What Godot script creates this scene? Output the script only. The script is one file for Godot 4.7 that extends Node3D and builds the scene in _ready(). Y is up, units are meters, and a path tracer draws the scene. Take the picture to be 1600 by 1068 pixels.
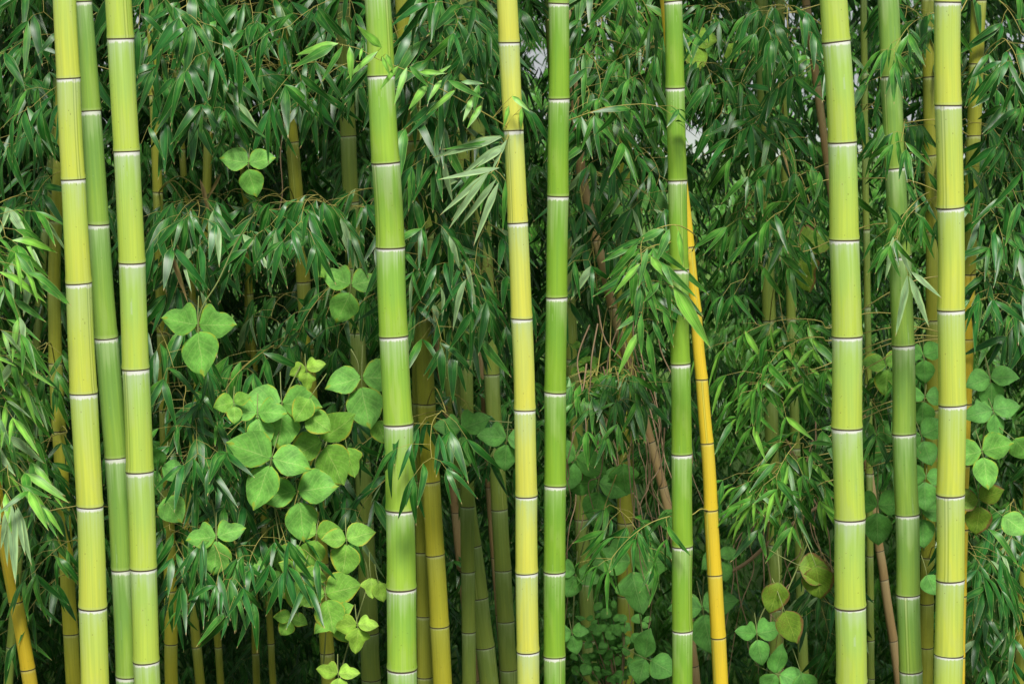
extends Node3D
# A bamboo grove seen from the open side: bare front culms, leafy branches behind, kudzu vines between.

const ORDINAL := ["first", "second", "third", "fourth", "fifth", "sixth", "seventh", "eighth", "ninth", "tenth", "eleventh", "twelfth", "thirteenth", "fourteenth", "fifteenth", "sixteenth", "seventeenth", "eighteenth", "nineteenth", "twentieth", "twenty-first", "twenty-second"]
const LEAF_BEND := [0.15, 0.3, 0.45, 0.6, 0.75, 0.9, 0.2, 0.5, 0.8, 1.05, 0.35, 0.65]
const F := 3600.0                       # focal length in pixels of the 1600 x 1068 photograph
var eye := Vector3(0, 2.0, 6.5)
var pitch := deg_to_rad(-5.0)
var rng := RandomNumberGenerator.new()
var noise := FastNoiseLite.new()
var M := {}
var leaf_mats := []
var leaf_meshes := []
var leaflet_meshes := []
var culms := []                         # {node, pts, z, holds}
var names := {}


# ------------------------------------------------------------------ helpers
func at(px: float, py: float, z: float) -> Vector3:
	var b := Basis(Vector3.RIGHT, pitch)
	var d := b * Vector3((px - 800.0) / F, -(py - 534.0) / F, -1.0)
	return eye + d * ((z - eye.z) / d.z)


func ground_y(z: float) -> float:
	if z > -1.0:
		return 0.0
	if z > -8.0:
		return -0.45 * (-1.0 - z)
	return -3.15 + 0.32 * clampf(-8.0 - z, 0.0, 14.0)


func numbered(called: String) -> String:
	var k: int = names.get(called, -1) + 1
	names[called] = k
	return called if k == 0 else "%s_%03d" % [called, k]


func thing(called: String, pos: Vector3, label: String, category: String, group := "") -> Node3D:
	var o := Node3D.new()
	o.name = numbered(called)
	add_child(o)
	o.position = pos
	o.set_meta("label", label)
	o.set_meta("category", category)
	if group != "":
		o.set_meta("group", group)
	return o


func part(called: String, m: Mesh, mat: Material, parent: Node3D, xf := Transform3D.IDENTITY) -> MeshInstance3D:
	var o := MeshInstance3D.new()
	o.name = called
	o.mesh = m
	o.material_override = mat
	o.transform = xf
	parent.add_child(o, true)
	return o


class Acc:
	var v := PackedVector3Array()
	var n := PackedVector3Array()
	var t := PackedVector2Array()
	var i := PackedInt32Array()

	func commit() -> ArrayMesh:
		var a := []
		a.resize(Mesh.ARRAY_MAX)
		a[Mesh.ARRAY_VERTEX] = v
		a[Mesh.ARRAY_NORMAL] = n
		a[Mesh.ARRAY_TEX_UV] = t
		a[Mesh.ARRAY_INDEX] = i
		var m := ArrayMesh.new()
		m.add_surface_from_arrays(Mesh.PRIMITIVE_TRIANGLES, a)
		return m

	func add(a: Array, xf: Transform3D) -> void:
		var base := v.size()
		var nb := xf.basis.inverse().transposed()
		var av: PackedVector3Array = a[Mesh.ARRAY_VERTEX]
		var an: PackedVector3Array = a[Mesh.ARRAY_NORMAL]
		var ai: PackedInt32Array = a[Mesh.ARRAY_INDEX]
		for k in av.size():
			v.append(xf * av[k])
			n.append((nb * an[k]).normalized())
		t.append_array(a[Mesh.ARRAY_TEX_UV])
		for k in ai:
			i.append(base + k)

	func tube(pts: Array, radii: Array, sides: int, u0 := 0.0) -> void:
		var base := v.size()
		var rows := pts.size()
		var side := Vector3.RIGHT
		for r in rows:
			var d: Vector3 = (pts[mini(r + 1, rows - 1)] - pts[maxi(r - 1, 0)]).normalized()
			if r == 0 and absf(d.dot(side)) > 0.8:
				side = Vector3.FORWARD
			var uu := (side - d * side.dot(d)).normalized()
			side = uu
			var vv := d.cross(uu)
			for s in sides + 1:
				var th := TAU * s / sides
				var o := uu * cos(th) + vv * sin(th)
				v.append(pts[r] + o * radii[r])
				n.append(o)
				t.append(Vector2(u0 + float(s) / sides, float(r) / (rows - 1)))
		for r in rows - 1:
			for s in sides:
				var a := base + r * (sides + 1) + s
				var d := a + sides + 1
				i.append_array(PackedInt32Array([a, d, d + 1, a, d + 1, a + 1]))


func grid_mesh(rows: int, cols: int, pos: Array, uv: Array) -> ArrayMesh:
	var st := SurfaceTool.new()
	st.begin(Mesh.PRIMITIVE_TRIANGLES)
	st.set_smooth_group(0)
	for k in pos.size():
		st.set_uv(uv[k])
		st.add_vertex(pos[k])
	for r in rows - 1:
		for c in cols - 1:
			var a := r * cols + c
			var d := a + cols
			st.add_index(a); st.add_index(d); st.add_index(d + 1)
			st.add_index(a); st.add_index(d + 1); st.add_index(a + 1)
	st.generate_normals()
	return st.commit()


func lin(c: Color) -> Color:
	return c.linear_to_srgb()


func mat(col: Color, rough: float, tex: Texture2D = null, spec := 0.5) -> StandardMaterial3D:
	var m := StandardMaterial3D.new()
	m.albedo_color = col
	m.roughness = rough
	m.metallic_specular = spec
	m.cull_mode = BaseMaterial3D.CULL_DISABLED
	if tex:
		m.albedo_texture = tex
	return m


# ------------------------------------------------------------------ textures
func ss(a: float, b: float, x: float) -> float:
	return smoothstep(a, b, x)


func culm_texture(main: Color, low: Color, bloom: float, wax: float, groove: float, seed_: int) -> ImageTexture:
	var w := 128
	var h := 256
	var im := Image.create(w, h, true, Image.FORMAT_RGB8)
	var off := seed_ * 37.0
	for x in w:
		var th := TAU * x / w
		var cx := cos(th)
		var cy := sin(th)
		for y in h:
			var v := float(y) / (h - 1)
			var fine := noise.get_noise_3d(cx * 1500.0, cy * 1500.0, v * 60.0 + off)
			var mid := noise.get_noise_3d(cx * 420.0, cy * 420.0, v * 75.0 + off + 300.0)
			var big := noise.get_noise_3d(cx * 90.0, cy * 90.0, v * 130.0 + off + 700.0)
			var c := main.lerp(low, clampf(ss(0.15, 0.95, v) + 0.55 * big + 0.35 * mid, 0.0, 1.0))
			c = c * (1.0 + 0.03 * fine + 0.045 * mid)
			# waxy bloom under the node, in streaks
			var b := clampf(1.0 - (v - 0.03) / (0.34 + 0.35 * big + 0.22 * mid + 0.12 * fine), 0.0, 1.0)
			b = pow(b, 1.4) * bloom * (0.95 + 0.5 * mid + 0.2 * fine)
			c = c.lerp(Color(0.74, 0.84, 0.66), clampf(b, 0.0, 0.85))
			# rubbed patches of bloom lower down
			c = c.lerp(Color(0.72, 0.80, 0.58), clampf(ss(0.22, 0.42, big + 0.35 * fine) * 0.30 * bloom, 0.0, 0.4))
			# white wax band with an uneven lower edge
			var e := 0.032 + 0.012 * mid + 0.010 * fine
			c = c.lerp(Color(0.93, 0.94, 0.90), wax * (1.0 - ss(e - 0.008, e + 0.012, v)))
			# pale swollen ridge above the next node
			c = c.lerp(Color(0.76, 0.82, 0.60), 0.35 * wax * ss(0.965, 0.985, v))
			# the shallow branch groove: a pale line with a darker edge
			var gr := absf(float(x) / w - 0.5)
			c = c.lerp(Color(0.82, 0.86, 0.52), groove * 0.45 * (1.0 - ss(0.004, 0.014, gr)))
			c = c.lerp(Color(0.36, 0.46, 0.14), groove * 0.30 * (1.0 - ss(0.004, 0.010, absf(gr - 0.020))))
			# small freckles
			var fr := noise.get_noise_3d(cx * 900.0 + 50.0, cy * 900.0, v * 1800.0 + off)
			if fr > 0.74:
				c = c.lerp(Color(0.34, 0.30, 0.14), 0.45)
			im.set_pixel(x, y, Color(clampf(c.r, 0, 1), clampf(c.g, 0, 1), clampf(c.b, 0, 1)))
	im.generate_mipmaps()
	return ImageTexture.create_from_image(im)


func leaf_texture(col: Color, rib: Color, edge: Color, tip: Color, wear: float, seed_: int) -> ImageTexture:
	var w := 48
	var h := 192
	var im := Image.create(w, h, true, Image.FORMAT_RGB8)
	for x in w:
		var u := (x + 0.5) / w
		var d := absf(u - 0.5) * 2.0
		for y in h:
			var v := (y + 0.5) / h
			var vein := noise.get_noise_2d(x * 14.0 + seed_ * 91.0, y * 0.35)
			var blot := noise.get_noise_2d(x * 1.8 + seed_ * 31.0 + 400.0, y * 1.1)
			var c := col * (1.0 + 0.22 * vein + 0.30 * blot)
			c = c.lerp(rib, 0.75 * (1.0 - ss(0.03, 0.09, d)) * (1.0 - 0.6 * v))
			c = c.lerp(edge, 0.75 * ss(0.86, 0.96, d))
			c = c.lerp(tip, clampf(ss(0.93, 0.99, v + 0.06 * blot) + wear * ss(0.30, 0.42, blot + 0.25 * d * v), 0.0, 1.0))
			im.set_pixel(x, y, Color(clampf(c.r, 0, 1), clampf(c.g, 0, 1), clampf(c.b, 0, 1)))
	im.generate_mipmaps()
	return ImageTexture.create_from_image(im)


func leaflet_texture(col: Color, vein: Color, margin: Color, margin_w: float, spots: float, seed_: int) -> ImageTexture:
	var w := 128
	var im := Image.create(w, w, true, Image.FORMAT_RGB8)
	for x in w:
		var u := (x + 0.5) / w
		var s := (u - 0.5) * 2.0
		var d := absf(s)
		for y in w:
			var v := (y + 0.5) / w
			var blot := noise.get_noise_2d(x * 1.3 + seed_ * 71.0, y * 1.3)
			var fine := noise.get_noise_2d(x * 9.0 + seed_ * 13.0, y * 9.0 + 200.0)
			var c := col * (1.0 + 0.22 * blot + 0.10 * fine)
			# side veins run out and forward from the midrib
			var q := (v - d * 0.42) * 6.5
			var near := absf(q - roundf(q)) / 6.5
			var line := (1.0 - ss(0.006, 0.016, near)) * (1.0 - 0.5 * d) * (1.0 if v - d * 0.42 > 0.0 else 0.3)
			line = maxf(line * 0.55, 1.0 - ss(0.012, 0.035, d))
			c = c.lerp(vein, 0.75 * line)
			c = c.lerp(margin, clampf(ss(1.0 - margin_w, 1.0, maxf(d, v) + 0.25 * blot + 0.10 * fine), 0.0, 1.0) * (0.95 if margin_w > 0.0 else 0.0))
			if spots > 0.0:
				c = c.lerp(Color(0.42, 0.33, 0.18), spots * ss(0.30, 0.42, noise.get_noise_2d(x * 26.0 + seed_ * 57.0, y * 26.0) + 0.45 * blot))
			im.set_pixel(x, y, Color(clampf(c.r, 0, 1), clampf(c.g, 0, 1), clampf(c.b, 0, 1)))
	im.generate_mipmaps()
	return ImageTexture.create_from_image(im)


# ------------------------------------------------------------------ leaves
func make_leaf(k: int) -> ArrayMesh:
	# unit leaf: base at the origin, runs along +Z, upper face +Y
	var r := RandomNumberGenerator.new()
	r.seed = 900 + k
	var rows := 10
	var bend: float = LEAF_BEND[k]
	var start := r.randf_range(0.0, 0.15)
	var fold := r.randf_range(0.06, 0.34)
	var twist := r.randf_range(-0.55, 0.55)
	var half := r.randf_range(0.062, 0.092)
	var sway := r.randf_range(-0.05, 0.05)
	var pos := []
	var uv := []
	var p := Vector3.ZERO
	for j in rows:
		var t := pow(float(j) / (rows - 1), 0.9)
		if j > 0:
			var t0 := pow(float(j - 1) / (rows - 1), 0.9)
			var a := start - bend * (0.75 * ss(0.0, 0.45, (t + t0) / 2.0) + 0.25 * t)
			p += Vector3(sway * (t - t0) * 2.0 * t, sin(a), cos(a)) * (t - t0)
		var wdt := 0.0
		if t < 0.045:
			wdt = 0.07
		else:
			var q := (t - 0.04) / 0.96
			wdt = pow(minf(1.0, q / 0.24), 0.60) * pow(maxf(0.0, 1.0 - pow(q, 2.9)), 1.15) * (1.0 - 0.16 * q) + 0.012
		var ww := half * wdt * (1.0 + 0.05 * r.randf_range(-1, 1))
		var roll := twist * t
		for c in 3:
			var s := c - 1.0
			var lift := absf(s) * fold * ww + (r.randf_range(-0.006, 0.006) if c != 1 else 0.0) * (1.0 if wdt > 0.2 else 0.0)
			pos.append(p + Vector3(s * ww * cos(roll) - lift * sin(roll), s * ww * sin(roll) + lift * cos(roll), 0))
			uv.append(Vector2(c * 0.5, t))
	return grid_mesh(rows, 3, pos, uv)


const OUTLINE := {
	"terminal": [0.02, 0.28, 0.41, 0.47, 0.485, 0.465, 0.42, 0.355, 0.265, 0.15, 0.0],
	"wide": [0.04, 0.33, 0.46, 0.52, 0.53, 0.50, 0.445, 0.37, 0.27, 0.145, 0.0],
	"narrow": [0.02, 0.16, 0.27, 0.34, 0.37, 0.36, 0.32, 0.25, 0.17, 0.08, 0.0],
	"lobe": [0.04, 0.36, 0.50, 0.57, 0.55, 0.37, 0.34, 0.32, 0.26, 0.16, 0.0],
	"half_lobe": [0.02, 0.26, 0.40, 0.50, 0.49, 0.33, 0.29, 0.26, 0.21, 0.12, 0.0],
}


func outline(kind: String, t: float) -> float:
	var o: Array = OUTLINE[kind]
	var q := clampf(t * 10.0, 0.0, 9.999)
	var k := int(q)
	return cubic_interpolate(o[k], o[k + 1], o[maxi(k - 1, 0)], o[mini(k + 2, 10)], q - k)


func make_leaflet(k: int) -> ArrayMesh:
	# unit kudzu leaflet: base at the origin, runs along +Z, upper face +Y. 0 terminal, 1/2 lateral, 3/4 lateral with a lobe, 5 three lobes
	var r := RandomNumberGenerator.new()
	r.seed = 4400 + k
	var rows := 19
	var cols := 5
	var pos := []
	var uv := []
	for j in rows:
		var t := float(j) / (rows - 1)
		var y := -0.11 * t * t + 0.022 * sin(t * 9.0 + k)
		for c in cols:
			var s := c / (cols - 1.0) * 2.0 - 1.0
			var wide := (s < 0.0) == (k % 2 == 1)
			var kind := "terminal"
			if k == 1 or k == 2:
				kind = "wide" if wide else "narrow"
			elif k == 3 or k == 4:
				kind = "lobe" if wide else "narrow"
			elif k == 5:
				kind = "half_lobe"
			var w := maxf(0.0, outline(kind, t)) + 0.003
			var edge := r.randf_range(-0.007, 0.007) if absf(s) > 0.9 and t < 0.95 else 0.0
			pos.append(Vector3(s * (w + edge), y + absf(s) * w * 0.05 - s * s * 0.02 + r.randf_range(-0.005, 0.005), t - 0.05 * absf(s) * (1.0 - t)))
			uv.append(Vector2(0.5 + 0.5 * s, t))
	return grid_mesh(rows, cols, pos, uv)


func leaf_xf(p: Vector3, d: Vector3, hint: Vector3, length: float, width := 1.0) -> Transform3D:
	d = d.normalized()
	var y := (hint - d * hint.dot(d)).normalized()
	if not y.is_finite() or y.length() < 0.5:
		y = Vector3.UP
	var x := y.cross(d)
	return Transform3D(Basis(x * length * width, y * length, d * length), p)


func spread_dir(az: float, el: float) -> Vector3:
	return Vector3(sin(az) * cos(el), sin(el), cos(az) * cos(el))


# A branch along a path: side twigs alternate, each carries a fan of hanging leaves.
func grow_branch(r: RandomNumberGenerator, path: Array, first: int, leaflen: float, tw: float, hang: float, tint: Array) -> Dictionary:
	var twigs := [[path, 0.0019, 0.0009]]
	var leaves := []
	var n := path.size()
	var side := 1.0 if r.randf() < 0.5 else -1.0
	for k in range(first, n):
		var d: Vector3 = path[k] - path[k - 1]
		var az0 := atan2(d.x, d.z)
		var last := k == n - 1
		for rep in (2 if last else 1):
			side = -side
			var az := az0 + side * r.randf_range(0.55, 1.35) * (0.5 if last else 1.0)
			var el := r.randf_range(-0.55, 0.25)
			var tl := r.randf_range(0.04, 0.13) * tw
			var p0: Vector3 = path[k]
			var d1 := spread_dir(az, el)
			var p1 := p0 + d1 * tl * 0.55
			var d2 := spread_dir(az + r.randf_range(-0.3, 0.3), el - r.randf_range(0.15, 0.6))
			var p2 := p1 + d2 * tl * 0.5
			twigs.append([[p0, p1, p2], 0.0008, 0.0005])
			var cnt := r.randi_range(3, 5)
			var out := Vector3(sin(az0), 0, cos(az0))
			for q in cnt:
				var f := float(q) / (cnt - 1) - 0.5
				var la := az + f * r.randf_range(1.3, 2.3) + r.randf_range(-0.2, 0.2)
				var mk := r.randi() % leaf_meshes.size()
				var le: float = -r.randf_range(hang - 0.35, hang + 0.35) + 0.25 * absf(f) + 0.8 * LEAF_BEND[mk]
				var hint := Vector3.UP * 0.55 + out * 0.75 + Vector3(r.randf_range(-0.5, 0.5), r.randf_range(-0.3, 0.3), r.randf_range(-0.2, 0.5))
				var pos := p2 if q < 3 else p1
				var ln := leaflen * r.randf_range(0.62, 1.15)
				var dice := r.randf()
				var tone: int = tint[r.randi() % tint.size()]
				if dice < 0.05:
					tone = 2
				leaves.append([mk, tone, leaf_xf(pos, spread_dir(la, clampf(le, -1.5, 0.5)), hint, ln, r.randf_range(0.85, 1.2))])
	return {"twigs": twigs, "leaves": leaves}


func free_path(r: RandomNumberGenerator, yaw: float, length: float, up: float, down: float, segs: int) -> Array:
	var p := Vector3.ZERO
	var out := [p]
	var az := yaw
	for k in segs:
		var f := float(k) / (segs - 1)
		az += r.randf_range(-0.16, 0.16)
		p += spread_dir(az, lerpf(up, -down, f)) * length / segs
		out.append(p)
	return out


func twig_mesh(twigs: Array, shift: Vector3) -> ArrayMesh:
	var a := Acc.new()
	for t in twigs:
		var pts := []
		var radii := []
		var cnt: int = t[0].size()
		for k in cnt:
			pts.append(t[0][k] + shift)
			radii.append(lerpf(t[1], t[2], float(k) / (cnt - 1)))
		a.tube(pts, radii, 5)
	return a.commit()


func put_branch(owner_: Node3D, b: Dictionary, pos: Vector3, shift: Vector3) -> void:
	var br := part("branch", twig_mesh(b.twigs, shift), M.twig, owner_, Transform3D(Basis.IDENTITY, pos - owner_.position))
	for l in b.leaves:
		var xf: Transform3D = l[2]
		xf.origin += shift
		part("leaf", leaf_meshes[l[0]], leaf_mats[l[1]], br, xf)


# A branch whose stem and leaves are read one by one: stem [x, y, z], leaf [x, y of the base, x, y of the tip]
func known_branch(owner_: Node3D, stem: Array, leaves: Array, tint: Array, depth: float, wide := 1.0) -> void:
	var r := RandomNumberGenerator.new()
	r.seed = 77 + leaves.size()
	var pts := []
	for p in stem:
		pts.append(at(p[0], p[1], p[2]))
	var root: Vector3 = pts[0]
	var b := {"twigs": [[smooth(pts), 0.0019, 0.0008]], "leaves": []}
	for l in leaves:
		# the nearest stem point carries it
		var z: float = depth
		var near := 1e9
		for p in stem:
			var d := Vector2(p[0] - l[0], p[1] - l[1]).length()
			if d < near:
				near = d
				z = p[2] + 0.02
		var foot := at(l[0], l[1], z)
		var tip := at(l[2], l[3], z + r.randf_range(0.0, 0.05))
		var twig_from: Vector3 = pts[0]
		for p in smooth(pts):
			if p.distance_to(foot) < twig_from.distance_to(foot):
				twig_from = p
		if twig_from.distance_to(foot) > 0.004:
			b.twigs.append([[twig_from, (twig_from + foot) / 2.0 + Vector3.UP * 0.004, foot], 0.0009, 0.0006])
		var mk: int = [0, 1, 6, 10, 2][r.randi() % 5]
		var d := tip - foot
		# aim a little high: the blade bends down towards its tip
		var ln := d.length() * 1.15
		d = d.normalized() + Vector3.UP * 0.30 * LEAF_BEND[mk]
		b.leaves.append([mk, tint[r.randi() % tint.size()], leaf_xf(foot, d, Vector3(r.randf_range(-0.3, 0.3), r.randf_range(0.1, 0.5), 1.0), ln, wide * r.randf_range(1.2, 1.45) * clampf(0.11 / ln, 0.9, 1.3))])
	put_branch(owner_, b, root, -root)


# ------------------------------------------------------------------ culms
func make_culm(spec: Dictionary) -> Dictionary:
	# ctrl: [y, centre x, width] in photograph pixels at depth z; rings: node heights in pixels
	var z: float = spec.z
	var ctrl: Array = spec.ctrl
	var pts := []
	var rad := []
	for ry in spec.rings:
		var k := 0
		while k < ctrl.size() - 2 and ry > ctrl[k + 1][0]:
			k += 1
		var f: float = (ry - ctrl[k][0]) / (ctrl[k + 1][0] - ctrl[k][0])
		var cx := lerpf(ctrl[k][1], ctrl[k + 1][1], f)
		var wd := lerpf(ctrl[k][2], ctrl[k + 1][2], clampf(f, 0, 1))
		var p := at(cx, ry, z)
		p = at(cx, ry, z + 0.05 * (p.y - 1.3))
		pts.append(p)
		rad.append(wd / 2.0 / F * (eye.z - p.z) * 0.985)
	# on upward past the frame and down to the ground
	var step: Vector3 = pts[0] - pts[1]
	while pts[0].y < spec.get("top", 4.2):
		pts.push_front(pts[0] + step)
		rad.push_front(rad[0] * 0.99)
	var n := pts.size()
	step = pts[n - 1] - pts[n - 2]
	while true:
		n = pts.size()
		step *= 0.93
		step.x *= 0.85
		var q: Vector3 = pts[n - 1] + step
		pts.append(q)
		rad.append(rad[n - 1] * 1.01)
		if q.y < ground_y(q.z) - 0.03:
			break
	var base: Vector3 = pts[pts.size() - 1]
	var root := thing("bamboo", base, spec.label, "bamboo", spec.get("group", ""))
	var sides: int = spec.get("sides", 28)
	var mats_: Array = spec.mats
	var uoff := rng.randf()
	for k in pts.size() - 1:
		var a: Vector3 = pts[k]
		var b: Vector3 = pts[k + 1]
		var ln := a.distance_to(b)
		var ra: float = rad[k]
		var rb: float = rad[k + 1]
		var rows := [0.0, 0.006, 0.02, ln * 0.3, ln * 0.6, ln - 0.04, ln - 0.022, ln - 0.013, ln - 0.007, ln - 0.003, ln]
		var acc := Acc.new()
		var pp := []
		var rr := []
		var bow := Vector3(rng.randf_range(-1, 1), 0, rng.randf_range(-1, 1)) * 0.0018
		for s in rows:
			var f: float = s / ln
			pp.append((a + (b - a) * f) + bow * sin(f * PI))
			var e: float = ln - s
			rr.append(lerpf(ra, rb, f) * (1.0 + 0.045 * exp(-pow((e - 0.0075) / 0.0065, 2.0)) - 0.012 * sin(f * PI) + 0.012 * exp(-s / 0.01)))
		uoff += rng.randf_range(0.13, 0.87)
		acc.tube(pp, rr, sides, uoff)
		for q in acc.t.size():
			acc.t[q].y = rows[q / (sides + 1)] / ln
		for q in acc.v.size():
			acc.v[q] -= base
		var skin: Array = spec.low if spec.has("low") and (a + b).y / 2.0 < spec.low_y else mats_
		part("internode", acc.commit(), skin[k % skin.size()], root)
		if k > 0:
			var ring := Acc.new()
			var up := (pts[k - 1] - b) as Vector3
			up = up.normalized()
			var h := 0.0020 * clampf(ra / 0.04, 0.85, 1.2)
			ring.tube([a + up * h * 1.6 - base, a + up * h - base, a - base, a - up * h - base, a - up * h * 1.7 - base], [ra * 0.97, ra * 1.022, ra * 1.034, ra * 1.026, ra * 0.97], sides)
			var ph := rng.randf() * TAU
			var dip := rng.randf_range(0.0004, 0.0022)
			for q in ring.v.size():
				var th := TAU * (q % (sides + 1)) / sides
				ring.v[q] += up * dip * sin(th + ph)
			part("sheath_scar", ring.commit(), M.scar, root)
	var c := {"node": root, "pts": pts, "rad": rad, "z": z, "holds": 0}
	culms.append(c)
	return c


func culm_at(c: Dictionary, y: float) -> Array:
	var pts: Array = c.pts
	var k := 0
	while k < pts.size() - 2 and pts[k + 1].y > y:
		k += 1
	return [pts[k + 1], c.rad[k + 1], k + 1]


# ------------------------------------------------------------------ setting up
func _ready() -> void:
	rng.seed = 20240
	noise.seed = 5
	noise.frequency = 0.01
	noise.fractal_octaves = 2

	var cam := Camera3D.new()
	cam.name = "camera"
	cam.position = eye
	cam.rotation = Vector3(pitch, 0, 0)
	cam.near = 0.05
	cam.far = 400.0
	var ca := CameraAttributesPhysical.new()
	ca.frustum_focal_length = 80.9
	ca.frustum_focus_distance = 6.55
	ca.frustum_near = 0.05
	ca.frustum_far = 400.0
	ca.exposure_aperture = 13.0
	cam.attributes = ca
	cam.fov = rad_to_deg(2.0 * atan(534.0 / F))
	cam.current = true
	add_child(cam)

	var we := WorldEnvironment.new()
	we.name = "world_environment"
	var env := Environment.new()
	env.background_mode = Environment.BG_SKY
	var sky := Sky.new()
	var sm := ProceduralSkyMaterial.new()
	sm.sky_top_color = Color(0.89, 0.92, 0.945)
	sm.sky_horizon_color = Color(0.93, 0.95, 0.96)
	sm.sky_curve = 0.12
	sm.ground_bottom_color = Color(0.20, 0.21, 0.15)
	sm.ground_horizon_color = Color(0.62, 0.65, 0.60)
	sm.sky_energy_multiplier = 0.52
	sky.sky_material = sm
	env.sky = sky
	env.tonemap_mode = Environment.TONE_MAPPER_LINEAR
	env.tonemap_exposure = 2.65
	env.sdfgi_enabled = true
	env.ssao_enabled = true
	env.ssil_enabled = true
	we.environment = env
	add_child(we)

	var sun := DirectionalLight3D.new()
	sun.name = "sun"
	sun.light_energy = 0.5
	sun.light_angular_distance = 14.0
	sun.light_color = Color(1.0, 0.98, 0.95)
	sun.shadow_enabled = true
	sun.rotation = Vector3(deg_to_rad(-50), deg_to_rad(9), 0)
	add_child(sun)

	make_materials()
	make_ground()
	front_culms()
	back_culms()
	leafy_branches()
	distant_foliage()
	vines()
	small_things()


func make_materials() -> void:
	M.scar = mat(lin(Color(0.085, 0.070, 0.040)), 0.8)
	M.twig = mat(lin(Color(0.40, 0.36, 0.09)), 0.55)
	M.vine = mat(lin(Color(0.22, 0.27, 0.08)), 0.6)
	M.brown = mat(lin(Color(0.33, 0.23, 0.13)), 0.85)
	for k in 12:
		leaf_meshes.append(make_leaf(k))
	for k in 6:
		leaflet_meshes.append(make_leaflet(k))
	# bamboo leaves: 0 dark, 1 mid, 2 fresh, 3 pale underside, 4 dry, 5 mature bluish, 6 young
	var defs := [
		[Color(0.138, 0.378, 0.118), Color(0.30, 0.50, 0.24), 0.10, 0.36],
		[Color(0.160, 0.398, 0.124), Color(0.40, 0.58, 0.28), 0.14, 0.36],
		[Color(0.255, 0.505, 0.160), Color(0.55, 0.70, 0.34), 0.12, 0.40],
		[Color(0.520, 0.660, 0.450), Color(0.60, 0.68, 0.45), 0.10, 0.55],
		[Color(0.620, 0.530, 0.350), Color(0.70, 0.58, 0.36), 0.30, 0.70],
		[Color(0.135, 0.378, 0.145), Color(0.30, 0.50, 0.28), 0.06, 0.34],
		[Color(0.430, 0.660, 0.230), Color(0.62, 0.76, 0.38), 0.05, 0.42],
	]
	for k in defs.size():
		var d: Array = defs[k]
		var m := mat(Color.WHITE, d[3], leaf_texture(d[0], d[1], Color(0.60, 0.66, 0.38), Color(0.74, 0.66, 0.44), d[2], k), 0.42)
		m.backlight_enabled = true
		m.backlight = Color(0.32, 0.36, 0.14)
		leaf_mats.append(m)
	# kudzu leaflets
	M.kudzu = []
	var kd := [
		[Color(0.440, 0.690, 0.290), Color(0.66, 0.80, 0.45), Color(0.60, 0.70, 0.24), 0.03, 0.10],
		[Color(0.475, 0.700, 0.260), Color(0.68, 0.80, 0.43), Color(0.68, 0.72, 0.25), 0.07, 0.20],
		[Color(0.380, 0.630, 0.280), Color(0.54, 0.72, 0.40), Color(0.42, 0.62, 0.26), 0.02, 0.05],
		[Color(0.420, 0.570, 0.160), Color(0.60, 0.68, 0.28), Color(0.46, 0.35, 0.20), 0.16, 0.75],
		[Color(0.560, 0.735, 0.260), Color(0.72, 0.82, 0.42), Color(0.66, 0.75, 0.30), 0.04, 0.05],
	]
	for k in kd.size():
		var d: Array = kd[k]
		var m := mat(Color.WHITE, 0.62, leaflet_texture(d[0], d[1], d[2], d[3], d[4], k + 3), 0.35)
		m.backlight_enabled = true
		m.backlight = Color(0.42, 0.46, 0.16)
		M.kudzu.append(m)
	# culm skins
	var cd := {
		"yellow": [Color(0.755, 0.845, 0.390), Color(0.815, 0.860, 0.350), 0.55, 1.0],
		"lime": [Color(0.690, 0.825, 0.400), Color(0.755, 0.845, 0.345), 0.75, 1.0],
		"gold": [Color(0.825, 0.865, 0.425), Color(0.860, 0.865, 0.365), 0.60, 1.0],
		"green": [Color(0.575, 0.765, 0.310), Color(0.640, 0.795, 0.280), 0.80, 1.0],
		"leaf": [Color(0.500, 0.695, 0.250), Color(0.550, 0.720, 0.220), 0.55, 1.0],
		"deep": [Color(0.520, 0.690, 0.330), Color(0.590, 0.730, 0.300), 0.60, 0.95],
		"orange": [Color(0.905, 0.795, 0.240), Color(0.925, 0.800, 0.210), 0.10, 0.25],
		"mustard": [Color(0.730, 0.735, 0.250), Color(0.790, 0.770, 0.235), 0.15, 0.30],
		"olive": [Color(0.600, 0.640, 0.240), Color(0.645, 0.660, 0.220), 0.20, 0.30],
		"straw": [Color(0.680, 0.590, 0.410), Color(0.640, 0.535, 0.355), 0.10, 0.15],
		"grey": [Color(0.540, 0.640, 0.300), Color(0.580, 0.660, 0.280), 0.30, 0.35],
	}
	for k in cd:
		var d: Array = cd[k]
		var set_ := []
		for q in 2:
			var m := mat(Color.WHITE, 0.38, culm_texture(d[0], d[1], d[2], d[3], 1.0 - q, k.hash() % 97 + q * 11))
			set_.append(m)
		M[k] = set_
	var gi := Image.create(256, 256, true, Image.FORMAT_RGB8)
	for x in 256:
		for y in 256:
			var a := noise.get_noise_2d(x * 6.0, y * 6.0)
			var b := noise.get_noise_2d(x * 40.0 + 900.0, y * 40.0)
			gi.set_pixel(x, y, Color(0.30, 0.26, 0.17).lerp(Color(0.25, 0.34, 0.13), clampf(0.5 + a, 0, 1)) * (1.0 + 0.5 * b))
	gi.generate_mipmaps()
	M.soil = mat(Color.WHITE, 0.95, ImageTexture.create_from_image(gi))
	M.soil.uv1_triplanar = true
	M.soil.uv1_world_triplanar = true
	M.soil.uv1_scale = Vector3(0.7, 0.7, 0.7)
	M.grass = mat(lin(Color(0.10, 0.20, 0.03)), 0.9)


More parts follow.
